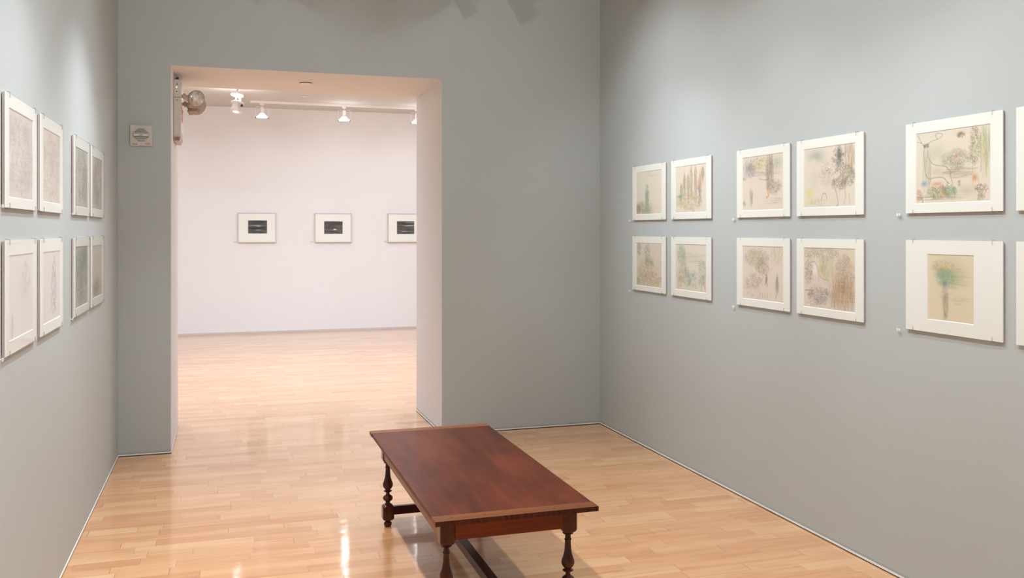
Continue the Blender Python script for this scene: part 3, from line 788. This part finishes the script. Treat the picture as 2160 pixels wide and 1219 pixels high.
# ------------------------------------------------------------------ the low table
TX0, TX1, TY0, TY1, TH = .737, 1.389, 3.277, 4.879, .475
TZ0 = TH - .0185
tx, ty = (TX0 + TX1) / 2, (TY0 + TY1) / 2
table = thing('low_table', 'low dark red-brown wooden table with turned legs and stretchers on the maple floor', 'table', (tx, ty, 0))
BE = .068
bm = bmesh.new()
nb = 3
xs = [TX0 + .003, TX0 + .235, TX0 + .45, TX1 - .003]
for i in range(nb):
    box(bm, (xs[i] - tx + .0001, TY0 + BE - ty, TZ0), (xs[i + 1] - tx - .0001, TY1 - BE - ty, TH - .0006), 0, .0005)
def mat_top():
    k = NT('worn_table_top')
    tc = k.n('ShaderNodeTexCoord')
    g = k.noise(k.mapv(tc.outputs['Object'], (30, 2.2, 10)), 1.0, 6, .7)
    b = k.noise(k.mapv(tc.outputs['Object'], (5.5, 1.5, 1), (.6, .35, 0)), 1.25, 4, .55)
    x = k.noise(k.mapv(tc.outputs['Object'], (40, 160, 10)), 1.0, 3, .6)
    f = k.math('ADD', k.math('ADD', k.math('MULTIPLY', g.outputs['Fac'], .30), k.math('MULTIPLY', b.outputs['Fac'], .62)), k.math('MULTIPLY', x.outputs['Fac'], .12))
    col = k.ramp(f, [(.34, (.038, .008, .005)), (.46, (.086, .017, .007)), (.58, (.135, .027, .010)), (.74, (.190, .044, .016))])
    k.l(col, k.b.inputs['Base Color'])
    k.b.inputs['Roughness'].default_value = .42
    k.b.inputs['Specular IOR Level'].default_value = .08
    k.b.inputs['Coat Weight'].default_value = .10
    k.b.inputs['Coat Roughness'].default_value = .15
    k.b.inputs['Coat IOR'].default_value = 1.45
    k.l(k.bump(x.outputs['Fac'], .08, .002), k.b.inputs['Normal'])
    return k.m
M['tabletop'] = mat_top()
obj('tabletop', bm, M['tabletop'], table)
for s_ in (0, 1):
    ya, yb = (TY0, TY0 + BE - .0005) if s_ == 0 else (TY1 - BE + .0005, TY1)
    bm = bmesh.new()
    box(bm, (TX0 - tx, ya - ty, TZ0 - .0008), (TX1 - tx, yb - ty, TH), 0, .0014)
    bm.normal_update()
    for f in bm.faces:
        if abs(f.normal.y) > .9 and (f.calc_center_median().y + ty < TY0 + .002 or f.calc_center_median().y + ty > TY1 - .002): f.material_index = 1
    be = obj('breadboard_end', bm, [M['bread'], M['edge']], table)
    for x in (.07, .20, .345, .48, .58):
        bm = bmesh.new(); lathe(bm, [(0, .004), (.0006, .0038)], 12, c=(TX0 + x - tx, (ya + yb) / 2 - ty, TH - .0001)); obj('dowel', bm, M['peg_wood'], be)
LW = .030                      # half width of the leg blocks
LXa, LXb = TX0 + .045 + LW, TX1 - .045 - LW
LYa, LYb = TY0 + .11 + LW, TY1 - .11 - LW
def sq_ring(z, h, round_, n=32):
    """ring between a circle (round_=1) and a square (0)"""
    out = []
    for i in range(n):
        a = 2 * PI * (i + .5) / n
        c, s = math.cos(a), math.sin(a)
        q = h / max(abs(c), abs(s))
        r = q * (1 - round_) + h * round_
        out.append(Vector((c * r, s * r, z)))
    return out
def leg_mesh():
    bm = bmesh.new()
    P = [(.0, .013, 1), (.003, .017, 1), (.010, .0205, 1), (.018, .0205, 1), (.023, .017, 1), (.0265, .0125, 1), (.030, .0145, 1), (.033, .021, .8),
         (.037, .0255, .25), (.043, .0285, 0), (.044, .0292, 0), (.103, .0292, 0), (.105, .0285, 0), (.112, .025, .3), (.117, .019, .9), (.1185, .016, 1), (.122, .0125, 1), (.127, .011, 1),
         (.1315, .013, 1), (.135, .0185, 1), (.141, .0245, 1), (.148, .0262, 1), (.155, .0245, 1), (.161, .0185, 1), (.1645, .0125, 1), (.169, .0095, 1), (.177, .0095, 1),
         (.1795, .012, 1), (.1825, .0195, 1), (.1850, .0225, 1), (.1875, .0195, 1), (.190, .013, 1), (.1925, .0125, 1), (.196, .016, 1), (.203, .0225, 1), (.211, .026, 1), (.219, .0268, 1), (.228, .0252, 1),
         (.240, .0205, 1), (.254, .0162, 1), (.27, .0138, 1), (.29, .0125, 1), (.304, .012, 1), (.3065, .0135, 1), (.309, .0145, 1), (.3115, .0135, 1), (.314, .0118, 1), (.327, .0115, 1),
         (.330, .014, 1), (.3325, .0195, 1), (.3345, .0215, 1), (.337, .0205, .9), (.3385, .019, .7), (.341, .0225, .4), (.346, .0272, .1), (.353, .0298, 0), (.3545, LW, 0), (.4562, LW, 0)]
    rings(bm, [sq_ring(z, r, q) for z, r, q in P])
    return bm
leg0 = obj('leg', leg_mesh(), M['leg'], table, (LXa - tx, LYa - ty, 0), smooth=True)
legs = [leg0]
for x, y in ((LXb, LYa), (LXa, LYb), (LXb, LYb)):
    o = leg0.copy(); COL.objects.link(o); o.parent = table; o.location = (x - tx, y - ty, 0); legs.append(o)
for o, sy in zip(legs, (-1, -1, 1, 1)):
    bm = bmesh.new()
    Rm = Matrix.Rotation(PI / 2, 4, 'X')
    lathe(bm, [(LW - .001, .0035), (LW + .0006, .003)] if sy < 0 else [(-LW + .001, .0035), (-LW - .0006, .003)], 12, c=(.006 if o.location.x < 0 else -.006, 0, .39), M4=Rm)
    p = obj('dowel', bm, M['peg_wood'], o)
AZ0, AZ1 = .361, .4562
for y, sgn in ((LYa, -1), (LYb, 1)):
    bm = bmesh.new(); yo = y + sgn * (LW - .004)
    ys = sorted((yo, yo - sgn * .02))
    box(bm, (LXa + LW - tx, ys[0] - ty, AZ0), (LXb - LW - tx, ys[1] - ty, AZ1), 0, .001); obj('apron', bm, M['rail'], table)
for x, sgn in ((LXa, -1), (LXb, 1)):
    bm = bmesh.new(); xo = x + sgn * (LW - .004)
    xs_ = sorted((xo, xo - sgn * .02))
    box(bm, (xs_[0] - tx, LYa + LW - ty, AZ0), (xs_[1] - tx, LYb - LW - ty, AZ1), 0, .001); obj('apron', bm, M['rail'], table)
for y in (LYa, LYb):
    bm = bmesh.new(); box(bm, (LXa + .029 - tx, y - .012 - ty, .060), (LXb - .029 - tx, y + .012 - ty, .104), 0, .002); obj('stretcher', bm, M['leg'], table)
bm = bmesh.new(); box(bm, (-.021, LYa + .012 - ty, .062), (.021, LYb - .012 - ty, .102), 0, .002); obj('stretcher', bm, M['leg'], table)

# ------------------------------------------------------------------ fire alarm on the grey wall
hx0, hx1, hz0, hz1 = -.6255, -.483, 2.1315, 2.2755
hxm = (hx0 + hx1) / 2; hzm = (hz0 + hz1) / 2
horn = thing('fire_alarm', 'square cream fire alarm with grille and twin clear strobes, high on grey wall', 'fire alarm', (hxm, Y1, hzm))
bm = bmesh.new(); box(bm, (-.0712, -.022, -.072), (.0712, -.0005, .072), 0, .004); obj('plate', bm, M['plastic'], horn)
bm = bmesh.new()
R_ = .0455
for i in range(-10, 11):
    for j in range(-10, 11):
        x, z = i * .0044, j * .0044 + .004
        if abs(z - .004) > R_ or abs(x) > R_ or abs(x) + abs(z - .004) > R_ * 1.42: continue
        box(bm, (x - .0015, -.0226, z - .0011), (x + .0015, -.0215, z + .0011))
obj('grille', bm, M['hole'], horn)
bm = bmesh.new(); box(bm, (-.052, -.036, -.008), (.052, -.0215, .020), 0, .004); bar = obj('strobe_bar', bm, mat('clear_grey_plastic', (.50, .49, .47), .25), horn)
for cx in (-.028, .028):
    bm = bmesh.new(); box(bm, (cx - .018, -.047, -.005), (cx + .018, -.035, .017), 0, .005)
    l = obj('strobe_lens', bm, M['strobe'], bar)
    bm = bmesh.new(); tube(bm, [(cx - .013, -.0478, .010), (cx, -.0485, .012), (cx + .013, -.0478, .010)], .0012, 6); obj('flash_tube', bm, M['hole'], bar)
def text_mesh(name, body, size, m, parent, loc, rot, extrude=.0003, shear=0):
    cu = bpy.data.curves.new(name, 'FONT'); cu.body = body; cu.size = size; cu.extrude = extrude; cu.shear = shear
    cu.align_x = 'CENTER'; cu.align_y = 'CENTER'
    o = bpy.data.objects.new(name + '_curve', cu); COL.objects.link(o)
    dg = bpy.context.evaluated_depsgraph_get()
    me = bpy.data.meshes.new_from_object(o.evaluated_get(dg))
    bpy.data.objects.remove(o)
    me.name = name; me.materials.clear(); me.materials.append(m)
    q = bpy.data.objects.new(name, me); COL.objects.link(q); q.parent = parent; q.location = loc; q.rotation_euler = rot
    return q
text_mesh('lettering', 'FIRE', .020, M['red'], horn, (.040, -.0224, -.0575), (PI / 2, 0, 0), shear=.25)
bm = bmesh.new()
for i, wv in enumerate((.008, .006, .009, .006)): box(bm, (-.055 + i * .0088, -.0226, -.062), (-.055 + i * .0088 + wv, -.0218, -.0568))
obj('maker_mark', bm, M['red'], horn)
for z in (.064, -.0645):
    bm = bmesh.new(); lathe(bm, [(0, .0022), (.0008, .002)], 10, c=(0, -.022, z), M4=Matrix.Rotation(PI / 2, 4, 'X')); obj('screw', bm, M['hole'], horn)

# ------------------------------------------------------------------ emergency light on the left side of the opening
EX, EY, EZ0, EZ1 = DL, 7.06, 2.205, 2.655
em = thing('emergency_light', 'cream emergency light box with round lamp head inside the opening, upper left', 'emergency light', (EX, EY, EZ0))
hh = EZ1 - EZ0
bm = bmesh.new()
EWD, ELN = .050, .36
box(bm, (0.0005, 0, .03), (EWD, ELN, hh), 0, .004)
obj('housing', bm, M['plastic'], em)
bm = bmesh.new(); rings(bm, [[(.004, .002, 0.0), (.004, ELN - .01, 0), (EWD - .012, ELN - .01, 0), (EWD - .012, .002, 0)], [(.001, -.004, .034), (.001, ELN, .034), (EWD + .003, ELN, .034), (EWD + .003, -.004, .034)]]); vent = obj('vent_base', bm, M['plastic_pink'], em)
bm = bmesh.new()
for i in range(4): box(bm, (.012 + i * .008, -.0045, .006), (.0145 + i * .008, .004, .028))
obj('vent_slots', bm, M['hole'], vent)
bm = bmesh.new(); box(bm, (.005, -.003, .045), (EWD - .006, .002, .315), 0, .0012); door = obj('battery_cover', bm, M['plastic'], em)
bm = bmesh.new(); box(bm, (.018, -.0042, .297), (.030, -.0025, .300)); box(bm, (.020, -.0042, .291), (.028, -.0025, .293)); obj('latch_mark', bm, M['hole'], door)
bm = bmesh.new(); box(bm, (.004, -.0012, .3185), (EWD - .004, .001, .3215)); obj('seam', bm, M['hole'], em)
bm = bmesh.new(); box(bm, (.010, -.003, .335), (.040, .001, .432), 0, .001); pan = obj('indicator_panel', bm, M['plastic'], em)
RX = Matrix.Rotation(PI / 2, 4, 'X')
bm = bmesh.new(); lathe(bm, [(0, .0048), (.002, .0042)], 14, c=(.0245, -.003, .415), M4=RX); obj('test_button', bm, M['black'], pan)
bm = bmesh.new(); lathe(bm, [(0, .0045), (.003, .003)], 14, c=(.0225, -.003, .392), M4=RX); obj('indicator_lamp', bm, M['led'], pan)
bm = bmesh.new(); box(bm, (.014, -.0042, .350), (.030, -.0028, .372), 1); lathe(bm, [(0, .0055), (.003, .005)], 14, c=(.022, -.0042, .361), M4=RX); obj('rocker_switch', bm, [M['black'], M['lamp_white']], pan)
# exit face turned into the passage
bm = bmesh.new(); box(bm, (EWD - .0002, .02, .07), (EWD + .0025, ELN - .015, .35), 0, .001); face = obj('exit_face', bm, M['lamp_white'], em)
text_mesh('exit_lettering', 'EXIT', .150, M['red'], face, (EWD + .003, ELN / 2, .20), (PI / 2, 0, PI / 2))
bm = bmesh.new(); tube(bm, [(.02, .03, hh - .002), (.02, .03, hh + .014), (.03, .05, hh + .018)], .006, 8); box(bm, (.008, .02, hh - .001), (.034, .06, hh + .008), 0, .002); obj('conduit_entry', bm, M['black'], em)
# adjustable lamp heads
def lamp_head(parent, c, aim, tilt_box=True):
    q = Vector(aim).normalized().to_track_quat('Z', 'Y').to_matrix().to_4x4()
    bm = bmesh.new()
    lathe(bm, [(-.060, .030), (-.058, .040), (-.040, .050), (-.015, .0605), (0, .0635), (.008, .0635), (.010, .0600), (.006, .0565)], 36, c=c, M4=q)
    head = obj('lamp_head', bm, M['plastic_pink'], parent, smooth=True)
    bm = bmesh.new(); lathe(bm, [(.0045, .0565), (.0095, .050), (.0130, .034), (.0148, .015), (.0152, .002)], 36, c=c, M4=q); obj('lens', bm, M['lens'], head, smooth=True)
    bm = bmesh.new()
    for k in range(-3, 4):
        y = k * .014; r = math.sqrt(max(0, .052 ** 2 - y * y))
        tube(bm, [q @ Vector((-r, y, .0085)) + Vector(c), q @ Vector((0, y, .0155 - abs(k) * .0012)) + Vector(c), q @ Vector((r, y, .0085)) + Vector(c)], .0010, 5)
    obj('lens_ribs', bm, M['plastic_pink'], head)
    bm = bmesh.new()
    s = .060
    rings(bm, [[q @ Vector((a * s + .006, b * s - .016, z)) + Vector(c) for a, b in ((-1, -1), (1, -1), (1, 1), (-1, 1))] for z, s in ((-.050, .044), (-.012, .054), (-.006, .052))])
    obj('head_shell', bm, M['plastic_pink'], head)
    return head
lamp_head(em, (.158, .06, .322), (.62, -1.0, -.18))
lamp_head(em, (.168, .25, .285), (.75, .9, -.45))
for y, z in ((.06, .335), (.23, .30)):
    bm = bmesh.new()
    tube(bm, [(EWD - .002, y, z), (.075, y, z + .002), (.110, y, z - .004)], .013, 12)
    lathe(bm, [(-.008, .022), (.008, .022)], 20, c=(.072, y, z), M4=Matrix.Rotation(PI / 2, 4, 'Y'))
    lathe(bm, [(-.016, .016), (.016, .016)], 16, c=(.098, y, z - .018), M4=RX)
    obj('bracket', bm, M['plastic_pink'], em, smooth=True)

# ------------------------------------------------------------------ small round cover plates overhead
def cover(x, y, z, label):
    root = bmesh.new()
    lathe(root, [(0, .030), (-.003, .030), (-.004, .048), (-.0075, .050), (-.0085, .046)], 36, c=(x, y, z))
    tag(obj('ceiling_cover_plate', root, M['lamp_white'], smooth=True), label, 'cover plate', 'round white cover plates overhead')
cover(.597, 7.23, DT, 'round white cover plate under the top of the opening')
cover(1.035, 12.75, H, 'round white cover plate on the far gallery ceiling')

# ------------------------------------------------------------------ track and lamps in the far gallery
TYY = 13.42
bm = bmesh.new(); box(bm, (.335, TYY - .018, H - .036), (5.2, TYY + .018, H - .0005), 0, .002)
box(bm, (.345, TYY - .006, H - .0368), (5.19, TYY + .006, H - .0355), 1)
tag(obj('lighting_track', bm, [M['lamp_white'], M['kick']]), 'long thin white lighting track along the far gallery ceiling', 'lighting track')

def track_lamp(x, y, label, lit):
    top = H - .037
    root = thing('track_lamp', label, 'track lamp', (x, y, top), 'open wire track lamps in the far gallery')
    bm = bmesh.new(); box(bm, (-.030, -.014, -.022), (.030, .014, 0), 0, .003); lathe(bm, [(-.022, .010), (-.040, .008)], 14); obj('track_adapter', bm, M['lamp_white'], root)
    bm = bmesh.new()
    tube(bm, [(-.088, 0, -.200), (-.088, 0, -.062), (-.080, 0, -.050), (0, 0, -.046), (.080, 0, -.050), (.088, 0, -.062), (.088, 0, -.200)], .0028, 6)
    obj('wire_yoke', bm, M['lamp_white'], root, smooth=True)
    bm = bmesh.new(); lathe(bm, [(-.052, .010), (-.056, .026), (-.122, .028), (-.132, .024), (-.140, .030)], 24); obj('lamp_holder', bm, M['lamp_white'], root, smooth=True)
    bm = bmesh.new()
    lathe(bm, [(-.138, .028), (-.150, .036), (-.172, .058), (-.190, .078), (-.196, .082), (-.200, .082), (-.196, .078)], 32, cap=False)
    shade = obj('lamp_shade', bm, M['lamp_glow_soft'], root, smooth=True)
    bm = bmesh.new(); lathe(bm, [(-.178, .064), (-.186, .060), (-.1925, .03), (-.194, .002)], 24); obj('bulb', bm, M['lamp_glow'] if lit else M['chrome'], root, smooth=True)
    for s in (-1, 1):
        bm = bmesh.new(); lathe(bm, [(-.009, .006), (.009, .006)], 10, c=(s * .086, 0, -.205)); obj('thumb_screw', bm, M['black'], root)
    return root
track_lamp(.497, TYY, 'small white wire-framed lamp nearest the end of the far ceiling track', False)
track_lamp(1.655, TYY, 'bright wire-framed track lamp above the middle photograph', True)
track_lamp(2.735, TYY, 'wire-framed track lamp half hidden by the right side of the opening', True)

# the larger double-disc lamp nearer the opening
lx, ly = .147, 12.25
big = thing('ceiling_spotlight', 'large white ceiling spotlight with two bright discs, left of the track lamps', 'ceiling lamp', (lx, ly, H))
tilt = Matrix.Rotation(math.radians(9), 4, 'Y') @ Matrix.Rotation(math.radians(-9), 4, 'X')
def part(name, prof, m, z, dx=0, n=32, **kw):
    bm = bmesh.new(); lathe(bm, prof, n, c=(dx, 0, z), M4=tilt)
    return obj(name, bm, m, big, smooth=True, **kw)
bm = bmesh.new(); lathe(bm, [(0, .045), (-.012, .045), (-.016, .012)], 24); tube(bm, [(0, 0, -.01), (0, 0, -.070)], .012, 12); obj('stem', bm, M['lamp_white'], big)
part('upper_disc', [(0, .070), (-.006, .083), (-.034, .084), (-.038, .080)], M['lamp_white'], -.068)
for dx in (-.022, .030):
    bm = bmesh.new(); tube(bm, [(dx, 0, -.105), (dx + .004, 0, -.190)], .009 if dx < 0 else .014, 10); obj('post', bm, M['lamp_white'], big)
part('lower_disc', [(0, .074), (-.004, .083), (-.016, .083), (-.020, .070)], M['lamp_white'], -.190)
part('lamp_body', [(0, .045), (-.05, .052), (-.075, .066), (-.10, .068)], M['lamp_white'], -.208, -.012)
part('front_ring', [(0, .070), (-.012, .072), (-.016, .066), (-.010, .062)], M['lamp_white'], -.306, -.018)
part('bulb', [(0, .055), (-.004, .04), (-.006, .005)], M['lamp_glow'], -.312, -.018)
bm = bmesh.new(); lathe(bm, [(-.010, .016), (.012, .016)], 16, c=(.052, -.058, -.240), M4=Matrix.Rotation(PI / 2, 4, 'X')); obj('locking_knob', bm, M['black'], big, smooth=True)
